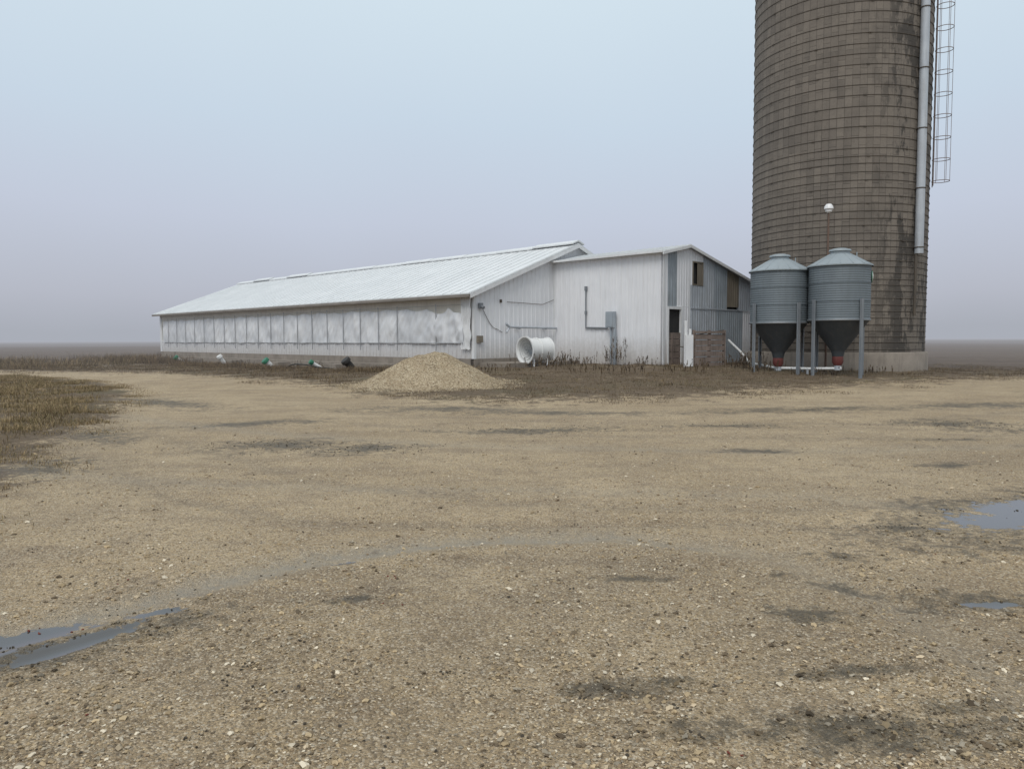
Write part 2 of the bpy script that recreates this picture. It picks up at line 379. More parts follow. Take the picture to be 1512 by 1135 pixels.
    ro=math_n(nt,'SUBTRACT',0.92,math_n(nt,'MULTIPLY',mud,0.3))
    ro=math_n(nt,'SUBTRACT',ro,math_n(nt,'MULTIPLY',tf,0.36))
    ro=math_n(nt,'MULTIPLY',ro,math_n(nt,'SUBTRACT',1.0,math_n(nt,'MULTIPLY',wm,0.94)))
    nt.links.new(ro,b.inputs['Roughness'])
    hgt=math_n(nt,'ADD',math_n(nt,'MULTIPLY',d1,-0.6),math_n(nt,'ADD',math_n(nt,'MULTIPLY',nF,0.6),math_n(nt,'MULTIPLY',nS,1.8)))
    bn=bump(nt,b,hgt,0.8,0.022)
    nt.links.new(math_n(nt,'MULTIPLY',math_n(nt,'SUBTRACT',1.0,wm),0.95),bn.inputs['Strength'])
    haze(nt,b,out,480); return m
me.materials.append(ground_mat())

def vc_mat(name,rough,hz=None):
    m,nt,b,out=new_mat(name)
    at=nt.nodes.new('ShaderNodeAttribute'); at.attribute_name='tint'
    nt.links.new(at.outputs['Color'],b.inputs['Base Color']); b.inputs['Roughness'].default_value=rough
    b.inputs['Specular IOR Level'].default_value=.25
    if hz: haze(nt,b,out,hz)
    return m
def mesh_tint(name,v,f,tints,mat,parent=None,smooth=False):
    me=bpy.data.meshes.new(name); me.from_pydata(v,[],f)
    ca=me.color_attributes.new('tint','FLOAT_COLOR','POINT'); ca.data.foreach_set('color',tints)
    me.materials.append(mat)
    ob=bpy.data.objects.new(name,me); col.objects.link(ob)
    if parent: ob.parent=parent
    return ob
M_stone=vc_mat('loose_stones',0.85)
M_grass=vc_mat('dead_grass_blades',0.9,450)
OCT=[(1,0,0),(0,1,0),(-1,0,0),(0,-1,0),(0,0,1),(0,0,-1),(0.62,0.62,0.5),(-0.62,0.55,0.55),(-0.6,-0.62,0.5),(0.6,-0.6,0.55)]
OF=[(0,6,4,9),(1,7,4,6),(2,8,4,7),(3,9,4,8),(0,1,6),(1,2,7),(2,3,8),(3,0,9),(1,0,5),(2,1,5),(3,2,5),(0,3,5)]
def stone(v,f,t,x,y,z,s,c):
    i=len(v); a=U(0,6.28); ca_,sa=math.cos(a),math.sin(a); ex,ey,ez=U(.8,1.35),U(.6,1.0),U(.45,.85)
    tx=U(-.4,.4)
    for (px,py,pz) in OCT:
        px*=ex*s*U(.8,1.2);py*=ey*s*U(.8,1.2);pz=pz*ez*s+px*tx
        v.append((x+px*ca_-py*sa,y+px*sa+py*ca_,z+pz)); t+= [c[0],c[1],c[2],1]
    for q in OF: f.append(tuple(i+k for k in q))
SC=[(0.54,0.44,0.30),(0.43,0.33,0.20),(0.34,0.26,0.155),(0.68,0.60,0.46),(0.27,0.20,0.125),(0.48,0.375,0.23),(0.15,0.115,0.075),(0.36,0.31,0.23)]
v,f,t=[],[],[]
cnt=0
while cnt<52000:
    y=1/(R()*(1/1.7-1/15)+1/15); x=U(-1.02,1.02)*y
    if noise.noise((x*1.3,y*1.3,20))+.6*noise.noise((x*4,y*4,20))+U(-.3,.3)<-0.16: continue
    if veg(x,y)>0.7 or blob(x,y,WATER)>0.42: continue
    if R()<0.75*math.exp(-(segd(x,y,TRACK)/0.16)**2): continue
    if R()<0.6*rutv(x,y): continue
    s=min(0.018,0.0028+0.0027*random.expovariate(1.0)); s*=1+0.04*y
    c=random.choice(SC); k=U(.65,1.1)
    if blob(x,y,MUD)>0.4: k*=0.55
    stone(v,f,t,x,y,H(x,y)+s*0.12,s,(c[0]*k,c[1]*k,c[2]*k)); cnt+=1
mesh_tint('gravel',v,f,t,M_stone)
v,f,t=[],[],[]
for k in range(190):
    y=1/(R()*(1/2.6-1/20)+1/20); x=U(-.8,.8)*y
    if veg(x,y)>.6: continue
    c0=(0.06,0.05,0.038) if R()<.93 else (0.16,0.045,0.03)
    for j in range(random.randint(1,5)):
        s=U(.003,.010); a=x+random.gauss(0,.04); b_=y+random.gauss(0,.03)
        stone(v,f,t,a,b_,H(a,b_)+s*.3,s,c0)
for (cx,cy,n_,sp_) in [(-1.25,3.65,16,.03),(-.3,3.55,12,.03),(.23,4.0,8,.02),(2.75,5.0,10,.03),(-3.5,11.6,110,.5),(-2.1,11.1,110,.45),(8.2,14.1,120,.5),(4,14,60,.6),(.3,13.4,70,.8),(1.0,5.2,14,.1),(3.3,6.4,30,.12)]:
    for j in range(n_):
        a=cx+random.gauss(0,sp_*1.4);b_=cy+random.gauss(0,sp_*.6); s=U(.003,.009) if cy<7 else U(.006,.015)
        stone(v,f,t,a,b_,H(a,b_)+s*.1,s,(0.055,0.045,0.032))
mesh_tint('soil_clods',v,f,t,M_stone)

# ---------- gravel pile
pile=empty('gravel_pile',(0,0,0))
PC=(-2.66,25.4); PR=2.38
def ph(x,y):
    dx=x-PC[0];dy=y-PC[1]; a=math.atan2(dy,dx); d=math.hypot(dx*(0.93 if dx<0 else 0.97),dy)
    rr=PR*(1+.10*noise.noise((math.cos(a)*1.3,math.sin(a)*1.3,2)))
    q=d/rr
    z=1.24*(1.0-.93*q) if q>0.3 else 1.24*(1-.93*.3+.15*(1-(q/.3)**2))
    if q>.6: z-=1.24*.07*(q-.6)/.4
    z+=0.20*noise.noise((x*1.1,y*1.1,4))*max(0,1-q)+.05*noise.noise((x*4,y*4,4))*max(0,1.1-q)
    if q>.82: z=max(z,0.20*(1.3-q)) if q<1.3 else -.05
    return z
pv=[];pf=[];n=90
for j in range(n):
    for i in range(n):
        x=PC[0]-3.2+6.4*i/(n-1); y=PC[1]-3.2+6.4*j/(n-1); pv.append((x,y,H(x,y,True)*0.5+ph(x,y)))
for j in range(n-1):
    for i in range(n-1): pf.append((j*n+i,j*n+i+1,(j+1)*n+i+1,(j+1)*n+i))
def pile_mat():
    m,nt,b,out=new_mat('crushed_stone'); o=objc(nt)
    v_=nt.nodes.new('ShaderNodeTexVoronoi'); v_.inputs['Scale'].default_value=34; nt.links.new(o,v_.inputs['Vector'])
    s=nt.nodes.new('ShaderNodeSeparateColor'); nt.links.new(v_.outputs['Color'],s.inputs[0])
    c=ramp(nt,s.outputs[0],[(0.0,(0.23,0.18,0.115)),(0.5,(0.40,0.32,0.21)),(1.0,(0.54,0.46,0.33))])
    n_=noise_n(nt,o,1.5,4); c=mix(nt,math_n(nt,'MULTIPLY',ramp(nt,n_,[(0.42,0.0),(0.62,1.0)]),0.4),c,(0.25,0.18,0.105))
    nt.links.new(c,b.inputs['Base Color']); b.inputs['Roughness'].default_value=.9
    bump(nt,b,v_.outputs['Distance'],0.9,0.02); return m
pm=MB(); pm.v=pv; pm.f=pf; pm.obj('pile_body',pile_mat(),pile,True)
PCOL=[(0.52,0.43,0.30),(0.43,0.35,0.235),(0.37,0.29,0.18),(0.60,0.52,0.39),(0.26,0.20,0.13),(0.46,0.37,0.235)]
v,f,t=[],[],[]
for k in range(13000):
    a=U(0,6.283); d=PR*1.32*math.sqrt(R()); x=PC[0]+d*math.cos(a); y=PC[1]+d*math.sin(a)
    zz=ph(x,y)
    if zz<-.02:
        if R()<.6: continue
        zz=0
    s=U(.008,.024); c=random.choice(PCOL); kk=U(.7,1.08)*(0.85 if noise.noise((x*1.5,y*1.5,9))>.1 else 1)
    stone(v,f,t,x,y,max(H(x,y),H(x,y,True)*.5+zz)+s*.1,s,(c[0]*kk,c[1]*kk,c[2]*kk))
mesh_tint('pile_stones',v,f,t,M_stone,pile)

# ------------------------------------------------------------------ barn
RZ=math.atan2(.705,.71); O=(-1.68,34.0)
def loc2w(x,y): return (O[0]+.7096*x-.7046*y, O[1]+.7046*x+.7096*y)
def w2loc(X,Y):
    dx,dy=X-O[0],Y-O[1]; return (.7096*dx+.7046*dy, -.7046*dx+.7096*dy)
barn=empty('hog_barn',(O[0],O[1],0),RZ)
L=36.6; W=13.6; EZ=3.7; RZT=6.27; FZ=.72; sl=(RZT-EZ)/(W/2)
MB().box(-.02,.24,0,L,-.5,FZ).box(-.02,W+.02,-.03,.22,-.5,FZ+.001).box(W-.24,W,.25,L,-.5,FZ).box(.25,W-.25,L-.22,L,-.5,FZ).obj('foundation',M_conc,barn)
m=MB(); m.box(-.75,-.03,.6,L-1,-.5,.40)
for y in np.arange(3,L-2,6.0): m.box(-1.5,-.76,y,y+1.1,-.5,.32)
m.obj('pit_ledge',M_conc,barn)
MB().box(.3,5.0,-1.9,-.04,-.3,.56).obj('apron_slab',M_conc,barn)
m=MB(); m.prism_y([(0,FZ),(W,FZ),(W,EZ),(W/2,RZT),(0,EZ)],0,.1)
for k in range(int(W/.3)):
    x=.1+k*.3; zt=EZ+sl*(x if x<W/2 else W-x)-.04
    m.hexa([(x-.03,-.022,FZ+.02),(x+.03,-.022,FZ+.02),(x+.045,.001,FZ+.02),(x-.045,.001,FZ+.02),(x-.03,-.022,zt),(x+.03,-.022,zt),(x+.045,.001,zt),(x-.045,.001,zt)])
m.obj('gable_wall',M_white,barn)
MB().prism_y([(0,FZ),(W,FZ),(W,EZ),(W/2,RZT),(0,EZ)],L-.1,L).obj('far_gable_wall',M_white,barn)
MB().box(W-.1,W,.1,L-.1,FZ,EZ).obj('back_wall',M_white,barn)
m=MB(); m.box(.0,.1,.1,L-.1,FZ,1.5)
k=.3
while k<L-.2:
    m.box(-.02,.0,k-.03,k+.03,FZ+.02,1.46); k+=.3
m.obj('lower_side_wall',M_white,barn)
MB().box(.02,.12,.1,L-.1,2.75,EZ+.03).obj('side_header',M_beige,barn)
MB().box(.10,.14,.1,L-.1,1.5,2.75).obj('curtain_backing',M_beige,barn)
MB().box(-.04,.1,-.03,.12,FZ,EZ).box(-.04,.1,L-.3,L+.02,FZ,EZ).obj('corner_boards',M_trim,barn)
m=MB(); ny_=760; nz_=16
for i in range(ny_+1):
    y=.55+(L-1.3)*i/ny_
    ph_=(y%1.62)/1.62; sag=math.sin(math.pi*ph_)
    top=3.08-.07*sag-.05*noise.noise((y*.6,0,4))-(.26*sag+.12*noise.noise((y*1.7,0,0))+.1)*max(0,1-y/5.5)
    bot=1.40+.05*noise.noise((y*.9,2,0))
    for j in range(nz_+1):
        q=j/nz_; z=top+(bot-top)*q
        x=-.035-.06*sag*math.sin(math.pi*q)+.07*noise.noise((y*2.2,z*.7,0))+.045*noise.noise((y*5+z*1.8,z*2,3))
        x-= .05*max(0,1-y/6)*(1+noise.noise((y*3,z*3,9)))
        m.v.append((min(-.004,x-.03),y,z))
for i in range(ny_):
    for j in range(nz_):
        a=i*(nz_+1)+j; m.f.append((a,a+1,a+nz_+2,a+nz_+1))
m.obj('curtain',M_curtain,barn,True)
m=MB()
for i in range(25):
    for j in range(31):
        y=.06+.62*i/24+(j/30)*.05*math.sin(j*.5); z=3.5-2.35*j/30+.06*noise.noise((i*.3,0,0))*(j/30)
        m.v.append((-.13-.05*math.sin(i*1.1+j*.05)-.03*noise.noise((i*.3,j*.3,0)),y,z))
for i in range(24):
    for j in range(30):
        a=i*31+j; m.f.append((a,a+1,a+32,a+31))
m.obj('loose_tarp',M_trim,barn,True)
m=MB(); y=2.45
posts=[]
while y<L-.8: posts.append(y); y+=1.62 if y>4 else 3.0
for y in posts:
    z0=1.05; m.cyl((-.17,y+U(-.04,.04),z0),(-.17,y,3.22),.021,n=6)
m.obj('curtain_rods',M_rod,barn)
m=MB(); m.cyl((-.16,.6,1.42),(-.16,L-.6,1.42),.014,n=5).cyl((-.155,.6,3.14),(-.155,L-.6,3.14),.008,n=4)
m.obj('curtain_cables',M_rod,barn)
def slope_slab(m,x0,z0,x1,z1,y0,y1,th,lift=0):
    m.hexa([(x0,y0,z0-th+lift),(x1,y0,z1-th+lift),(x1,y1,z1-th+lift),(x0,y1,z0-th+lift),(x0,y0,z0+lift),(x1,y0,z1+lift),(x1,y1,z1+lift),(x0,y1,z0+lift)])
eo=.45
m=MB()
slope_slab(m,-eo,EZ+.09-sl*eo,W/2,RZT+.09,-.3,L+.3,.05)
slope_slab(m,W/2+.001,RZT+.09,W+eo,EZ+.09-sl*eo,-.3,L+.3,.05)
k=-.25
while k<L+.25:
    slope_slab(m,-eo-.01,EZ+.112-sl*eo,W/2,RZT+.112,k,k+.045,.03,.004)
    slope_slab(m,W/2,RZT+.112,W+eo,EZ+.112-sl*eo,k,k+.045,.03,.004)
    k+=.61
m.obj('roof',M_roof,barn)
m=MB(); y=-.3
while y<L-1:
    e=min(L+.3,y+U(2.6,3.1)); h=U(.0,.10)
    a0=W/2
    for s_ in(-1,1):
        p=[(a0,y,RZT+.10+h),(a0+s_*.42,y,RZT-.06+h),(a0+s_*.42,e,RZT-.06+h),(a0,e,RZT+.10+h)]
        q=[(x,yy,z+.07) for x,yy,z in p]
        m.hexa(p+q)
    y=e+.03
m.obj('ridge_vent',M_roof,barn)
m=MB()
slope_slab(m,-eo,EZ+.03-sl*eo,W/2,RZT+.03,-.32,-.27,.17)
slope_slab(m,W/2+.002,RZT+.03,W+eo,EZ+.03-sl*eo,-.32,-.27,.17)
m.obj('rake_trim',M_trim,barn)
m=MB(); m.box(-eo-.10,-eo-.005,-.25,L+.25,EZ-.26,EZ-.14); m.box(-eo,-.045,-.25,L+.25,EZ-.23,EZ-.21)
m.obj('gutter',M_gutter,barn)
m=MB(); m.box(.22,.42,-.16,-.03,2.95,3.2); m.cyl((.32,-.16,3.05),(.32,-.30,2.98),.07,n=12); m.obj('wall_lamp',M_steel,barn)
m=MB(); pts=[(.45,-.04,3.0)]+[(.45+.9*k/8,-.05,3.0-.95*math.sin(math.pi*.5*k/8)) for k in range(1,9)]+[(1.7,-.05,1.9)]
m.path(pts,.013,5); m.path([(2.0,-.05,3.3),(3.1,-.05,3.28),(4.4,-.05,3.25),(5.2,-.05,3.5)],.012,5)
m.box(1.55,1.62,-.12,-.03,3.25,3.4)
m.obj('cables',M_darksteel,barn)
m=MB(); m.cyl((1.9,-.28,2.15),(5.15,-.28,2.12),.05,n=10); m.cyl((1.9,-.28,2.17),(1.7,-.28,2.3),.06,n=10).cyl((1.9,-.28,2.1),(1.75,-.28,1.9),.05,n=10)
m.box(2.6,2.66,-.28,-.03,2.05,2.15); m.box(4.4,4.46,-.28,-.03,2.05,2.15)
m.obj('wall_pipe',M_galv2,barn)
MB().box(.12,.42,-.14,-.03,1.45,1.75).box(.2,.3,-.16,-.14,1.5,1.6).obj('switch_box',M_brownp,barn)

# ------------------------------------------------------------------ annex
ann=empty('barn_annex',(O[0],O[1],0),RZ)
ax0=5.23; ay=-6.37; AZ=5.33; AP=(7.10,5.72); AR=(13.3,4.29); AF=.40
MB().box(ax0-.06,AR[0],ay-.06,-.035,-.4,AF).obj('foundation',M_conc,ann)
m=MB(); m.box(ax0,ax0+.1,ay,-.03,AF,AZ)
k=.15
while k<6.2:
    m.hexa([(ax0-.028,ay+k-.025,AF+.03),(ax0-.028,ay+k+.025,AF+.03),(ax0+.001,ay+k+.045,AF+.03),(ax0+.001,ay+k-.045,AF+.03),(ax0-.028,ay+k-.025,AZ-.1),(ax0-.028,ay+k+.025,AZ-.1),(ax0+.001,ay+k+.045,AZ-.1),(ax0+.001,ay+k-.045,AZ-.1)]); k+=.3
m.obj('front_wall',M_white,ann)
def az(x):
    return AZ+(AP[1]-AZ)*(x-ax0)/(AP[0]-ax0) if x<AP[0] else AP[1]+(AR[1]-AP[1])*(x-AP[0])/(AR[0]-AP[0])
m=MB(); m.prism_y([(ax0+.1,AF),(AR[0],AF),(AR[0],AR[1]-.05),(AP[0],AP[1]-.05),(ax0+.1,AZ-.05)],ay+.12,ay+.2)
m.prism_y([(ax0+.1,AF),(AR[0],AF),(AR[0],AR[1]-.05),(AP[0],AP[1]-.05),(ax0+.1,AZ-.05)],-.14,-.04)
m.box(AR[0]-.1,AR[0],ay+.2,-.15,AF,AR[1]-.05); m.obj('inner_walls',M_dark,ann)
def panel(name,x0,x1,z0,z1,mat,off=0.0,ribs=True,rib=.2):
    m=MB(); zf=lambda x:min(z1,az(x)-.05)
    xsn=[x0]+([AP[0]] if x0<AP[0]<x1 else [])+[x1]
    for a,b_ in zip(xsn[:-1],xsn[1:]):
        m.hexa([(a,ay-off,z0),(b_,ay-off,z0),(b_,ay+.119,z0),(a,ay+.119,z0),(a,ay-off,zf(a)),(b_,ay-off,zf(b_)),(b_,ay+.119,zf(b_)),(a,ay+.119,zf(a))])
    x=x0+rib*.5
    while ribs and x<x1-.02:
        m.box(x-.022,x+.022,ay-off-.018,ay-off+.001,z0+.01,zf(x)-.02); x+=rib
    m.obj(name,mat,ann)
panel('panel_corner_white',ax0,ax0+.34,AF,9,M_white,.002)
panel('panel_galv_upper',ax0+.341,ax0+1.06,3.0,9,M_galv)
panel('panel_left_low',ax0+1.451,ax0+2.15,AF,3.0,M_white,.004)
panel('panel_white_upper',ax0+1.061,ax0+2.15,3.001,9,M_white)
panel('panel_window_under',ax0+2.151,ax0+3.2,2.96,4.0,M_galv2,.003)
panel('panel_window_over',ax0+2.151,ax0+3.2,5.08,9,M_white,.003)
panel('panel_window_jamb',ax0+2.151,ax0+2.3,4.001,5.079,M_white)
panel('panel_galv_mid_a',ax0+3.201,ax0+4.2,2.96,9,M_galv2)
panel('panel_galv_mid_b',ax0+4.201,ax0+5.38,2.96,9,M_galv,.004)
panel('panel_rusty',ax0+5.381,ax0+6.5,3.1,9,M_brownp,.002)
panel('panel_right_white',ax0+6.501,AR[0],2.96,9,M_galv2,.003)
panel('panel_galv_low_a',ax0+2.151,ax0+4.4,AF,2.959,M_galv2,.02)
panel('panel_galv_low_b',ax0+4.401,AR[0]-1.2,AF,2.955,M_galv,.022)
panel('panel_low_white',AR[0]-1.199,AR[0],AF,2.955,M_white,.02)
m=MB(); m.box(ax0+2.151,AR[0],ay-.06,ay-.043,2.935,2.985); m.obj('lap_flashing',M_galv2,ann)
m=MB(); x0,x1=ax0+2.3,ax0+3.2
m.box(x0,x1,ay-.03,ay+.02,4.0,4.06).box(x0,x1,ay-.03,ay+.02,5.02,5.08).box(x0,x0+.06,ay-.03,ay+.02,4.061,5.019).box(x1-.06,x1,ay-.03,ay+.02,4.061,5.019).box(x0+.42,x0+.46,ay-.02,ay+.01,4.061,5.019)
m.box(x0+.47,x1-.061,ay+.0,ay+.03,4.07,5.0)
m.obj('window_frame',M_brownp,ann)
m=MB(); x0,x1=ax0+.341,ax0+1.45
m.box(x0,x0+.07,ay-.05,ay+.05,AF,3.0).box(x1-.09,x1,ay-.05,ay+.05,AF,3.0).box(x0+.071,x1-.091,ay-.05,ay+.05,2.88,3.0)
m.obj('door_frame',M_trim,ann)
m=MB()
for k in range(5): m.box(x0+.08,x1-.1,ay-.02,ay+.02,AF+.05+k*.285,AF+.05+k*.285+.265)
m.box(x0+.3,x0+.42,ay-.04,ay-.021,AF+.1,AF+1.4)
m.obj('half_door',M_wood,ann)
m=MB()
slope_slab(m,ax0-.3,az(ax0-.3)+.05,AP[0],AP[1]+.05,ay-.2,-.04,.04)
slope_slab(m,AP[0]+.001,AP[1]+.05,AR[0]+.25,az(AR[0]+.25)+.05,ay-.2,-.04,.04)
k=ay-.15
while k<-.1:
    slope_slab(m,ax0-.31,az(ax0-.3)+.072,AP[0],AP[1]+.072,k,k+.04,.025); slope_slab(m,AP[0],AP[1]+.072,AR[0]+.25,az(AR[0]+.25)+.072,k,k+.04,.025); k+=.305
m.obj('roof',M_roof,ann)
m=MB()
slope_slab(m,ax0-.3,az(ax0-.3)+.03,AP[0],AP[1]+.03,ay-.22,ay-.17,.12); slope_slab(m,AP[0]+.002,AP[1]+.03,AR[0]+.25,az(AR[0]+.25)+.03,ay-.22,ay-.17,.12)
m.box(ax0-.33,ax0-.28,ay-.16,-.05,AZ-.06,AZ+.03)
m.box(ax0-.03,ax0+.08,ay-.035,ay-.003,AF,AZ-.06); m.box(ax0-.032,ax0-.002,-.12,-.035,AF,AZ-.1)
m.obj('trim',M_trim,ann)
m=MB(); yy=-2.12
m.cyl((ax0-.07,yy,4.0),(ax0-.07,yy,2.1),.03,n=8); m.cyl((ax0-.07,yy,3.85),(ax0-.07,yy,4.05),.07,n=10); m.cyl((ax0-.07,yy,2.75),(ax0-.07,yy,2.9),.06,n=10)
m.cyl((ax0-.07,yy,2.12),(ax0-.07,-3.4,2.08),.04,n=8)
m.obj('conduit',M_steel,ann)
m=MB(); m.box(ax0-.34,ax0-.12,-3.95,-3.5,2.1,2.82).box(ax0-.36,ax0-.341,-3.9,-3.55,2.15,2.77).cyl((ax0-.2,-3.72,2.1),(ax0-.2,-3.72,.2),.05,n=8).box(ax0-.27,ax0-.13,-3.98,-3.90,.2,2.09)
m.obj('meter_box',M_galv,ann)

# wooden loading pen
pen=empty('wooden_loading_pen',(0,0,0))
m=MB()
A=Vector((7.70,32.35,0)); B=Vector((9.15,33.0,0)); C=Vector((9.6,34.6,0))
def planks(m,a,b,z0,n,h=.2,gap=.03):
    for k in range(n):
        o_=Vector((0,0,z0+k*(h+gap)+h/2)); j=Vector((0,0,U(-.015,.015)))
        m.beam(a+o_+j,b+o_-j,.04,h)
planks(m,A,B,.36,6,.205,.034); planks(m,B+Vector((.03,.05,0)),C,.42,5)
m.obj('boards',M_wood,pen)
m=MB()
for p in (A,B,C,(A+B)/2): m.box(p.x-.06,p.x+.06,p.y+.03,p.y+.15,.1,1.95)
m.beam(A+Vector((0,-.04,1.86)),B+Vector((0,-.04,1.86)),.06,.09)
m.obj('posts',M_wood,pen)
m=MB(); m.box(7.30,7.62,32.2,32.26,.42,1.75).box(7.26,7.36,32.27,32.37,.2,2.35).box(7.45,7.55,32.28,32.36,.3,2.0)
m.obj('white_gate_leaf',M_trim,pen)
m=MB(); m.cyl((7.45,32.3,1.7),(9.1,32.95,1.95),.02,n=6).cyl((7.4,32.3,1.2),(7.0,33.2,1.3),.02,n=6); m.obj('latch_rod',M_darksteel,pen)

# ------------------------------------------------------------------ silo
silo=empty('concrete_stave_silo',(14.73,35.03,0))
SR=3.66; ST=23.0; SB=1.0
me=bpy.data.meshes.new('stave_wall'); n=128; nz=60
vv=[(SR*math.cos(2*math.pi*k/n),SR*math.sin(2*math.pi*k/n),SB+(ST-SB)*j/nz) for j in range(nz+1) for k in range(n)]
ff=[(j*n+k,j*n+(k+1)%n,(j+1)*n+(k+1)%n,(j+1)*n+k) for j in range(nz) for k in range(n)]
me.from_pydata(vv,[],ff); uvl=me.uv_layers.new(name='UVMap')
circ=round(2*math.pi*SR/.28)*.28
data=[]
for j in range(nz):
    for k in range(n):
        for (kk,jj) in ((k,j),(k+1,j),(k+1,j+1),(k,j+1)): data+=[(ST-SB)*jj/nz, circ*kk/n]
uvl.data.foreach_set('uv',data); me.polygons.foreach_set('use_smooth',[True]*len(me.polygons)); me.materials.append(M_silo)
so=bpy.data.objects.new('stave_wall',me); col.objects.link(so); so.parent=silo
MB().lathe([(SR+.13,-.4),(SR+.13,.93),(SR+.09,1.0),(SR-.1,1.0)],96).obj('base_ring',M_conc,silo,True)
MB().lathe([(SR+.12,ST-.05),(SR+.12,ST+.1),(SR*.96,ST+.9),(SR*.8,ST+1.7),(SR*.5,ST+2.5),(SR*.2,ST+2.85),(.01,ST+2.9)],64).obj('dome_roof',M_galv,silo,True)
m=MB(); ml=MB(); z=SB+.12; hk=0
while z<ST-.1:
    m.ring((0,0,z),SR+.012,.0115,96,5)
    for q in range(4):
        a=math.radians([-128,-96,-70][hk%3]+U(-2,2)+ q*90)
        c=Vector((math.cos(a),math.sin(a),0)); tt=Vector((-math.sin(a),math.cos(a),0))
        p=c*(SR+.025)+Vector((0,0,z)); ml.beam(p-tt*.06,p+tt*.06,.03,.035)
    hk+=1
    z+= (.26 if z<5.5 else .31 if z<9 else .42)+U(-.03,.03)
m.obj('steel_hoops',M_darksteel,silo); ml.obj('hoop_lugs',M_darksteel,silo)
def sp(th,r,z): a=math.radians(th); return (r*math.cos(a),r*math.sin(a),z)
m=MB(); m.cyl(sp(-58.5,SR+.2,5.05),sp(-58.5,SR+.2,ST+.6),.17,n=16)
m.obj('fill_pipe',M_galv2,silo,True)
m=MB(); m.cyl(sp(-60,SR+.14,2.5),sp(-60,SR+.14,5.04),.06,n=8)
for z in np.arange(5.3,ST,2.4): m.ring(sp(-58.5,SR+.2,z),.185,.02,20,5)
for z in np.arange(6,ST,2.4): m.cyl(sp(-58.5,SR,z),sp(-58.5,SR+.2,z),.03,n=6)
m.obj('pipe_brackets',M_darksteel,silo)
m=MB(); th=-24; c0=Vector(sp(th,SR+.42,0)); rd=Vector(sp(th,1,0)); tg=Vector((-rd.y,rd.x,0))
z0,z1=8.3,ST+.8
for s_ in(-1,1): m.cyl(Vector(sp(th,SR+.12,z0-.2))+tg*.2*s_,Vector(sp(th,SR+.12,z1))+tg*.2*s_,.02,n=6)
z=z0-.1
while z<z1: m.cyl(Vector(sp(th,SR+.12,z))-tg*.2,Vector(sp(th,SR+.12,z))+tg*.2,.012,n=5); z+=.3
z=z0
while z<z1: m.ring(c0+Vector((0,0,z)),.34,.016,20,5); z+=.92
for k in range(5):
    a=math.radians(th-120+60*k); p=c0+Vector((math.cos(a),math.sin(a),0))*.34
    m.cyl(p+Vector((0,0,z0)),p+Vector((0,0,z1)),.010,n=5)
m.obj('caged_ladder',M_ladder,silo)

# ------------------------------------------------------------------ feed bins
def feed_bin(name,X,Y,dz=0.0):
    e=empty(name,(X,Y,dz)); r=1.09; zb,zt=2.20,4.20
    prof=[]; n=int((zt-zb)/.011)
    for k in range(n+1):
        z=zb+(zt-zb)*k/n; prof.append((r+.0045*math.sin(2*math.pi*z/.085),z))
    MB().lathe(prof,64).obj('corrugated_body',M_bin,e,True)
    m=MB()
    for z in (zb+.02,zb+.68,zb+1.34,zt-.02): m.ring((0,0,z),r+.008,.012,64,6)
    m.obj('body_rings',M_bin,e,True)
    m=MB(); m.lathe([(r+.07,zt-.03),(r+.07,zt+.01),(.62,zt+.33),(.34,zt+.47),(.34,zt+.56),(.40,zt+.56),(.38,zt+.62),(.2,zt+.67),(.01,zt+.68)],64)
    m.obj('roof_cone',M_binroof,e,True)
    m=MB()
    for k in range(16):
        a=2*math.pi*k/16; m.beam((math.cos(a)*(r+.05),math.sin(a)*(r+.05),zt+.025),(math.cos(a)*.36,math.sin(a)*.36,zt+.465),.025,.025)
    m.cyl((.5,-.3,zt+.3),(.5,-.3,zt+.5),.02,n=6)
    m.obj('roof_ribs',M_binroof,e)
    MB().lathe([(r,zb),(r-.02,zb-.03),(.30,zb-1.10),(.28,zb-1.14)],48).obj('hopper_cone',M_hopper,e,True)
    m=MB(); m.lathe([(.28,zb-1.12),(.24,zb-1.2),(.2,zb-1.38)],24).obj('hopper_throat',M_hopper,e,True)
    MB().lathe([(.19,zb-1.37),(.20,zb-1.39),(.20,zb-1.60),(.14,zb-1.72),(.01,zb-1.72)],20).obj('hopper_boot',M_red,e,True)
    m=MB()
    for k in range(4):
        a=math.radians(-90+19+90*k); c=Vector((math.cos(a),math.sin(a),0)); t_=Vector((-c.y,c.x,0))
        p0=c*(r+.05)+Vector((0,0,-.25)); p1=c*(r+.05)+Vector((0,0,2.95))
        for s_ in(-1,1): m.cyl(p0+t_*.05*s_,p1+t_*.05*s_,.022,n=6)
        m.hexa([p0-t_*.055+c*.02,p0+t_*.055+c*.02,p0+t_*.055+c*.05,p0-t_*.055+c*.05,p1-t_*.055+c*.02,p1+t_*.055+c*.02,p1+t_*.055+c*.05,p1-t_*.055+c*.05])
        q=c*(r+.08); m.box(q.x-.13,q.x+.13,q.y-.13,q.y+.13,-.02,.03)
    m.ring((0,0,zb-.02),r+.0,.035,48,6)
    m.obj('legs',M_steel,e)
    m=MB(); a=math.radians(-22); c=Vector((math.cos(a),math.sin(a),0)); m.cyl(c*(r+.0)+Vector((0,0,3.78)),c*(r+.03)+Vector((0,0,3.78)),.22,n=28)
    m.obj('round_badge',M_green,e)
    m=MB(); m.ring(c*(r+.034)+Vector((0,0,3.78)),.17,.012,28,5,axis=c); m.beam(c*(r+.036)+Vector((-.0,0,3.70)),c*(r+.036)+Vector((0,0,3.88)),.10,.012); m.obj('badge_mark',M_trim,e)
    return e
b1=feed_bin('feed_bin',10.50,30.2,.0); b2=feed_bin('feed_bin.001',12.34,29.0,.08)
ap=empty('feed_auger_pipe')
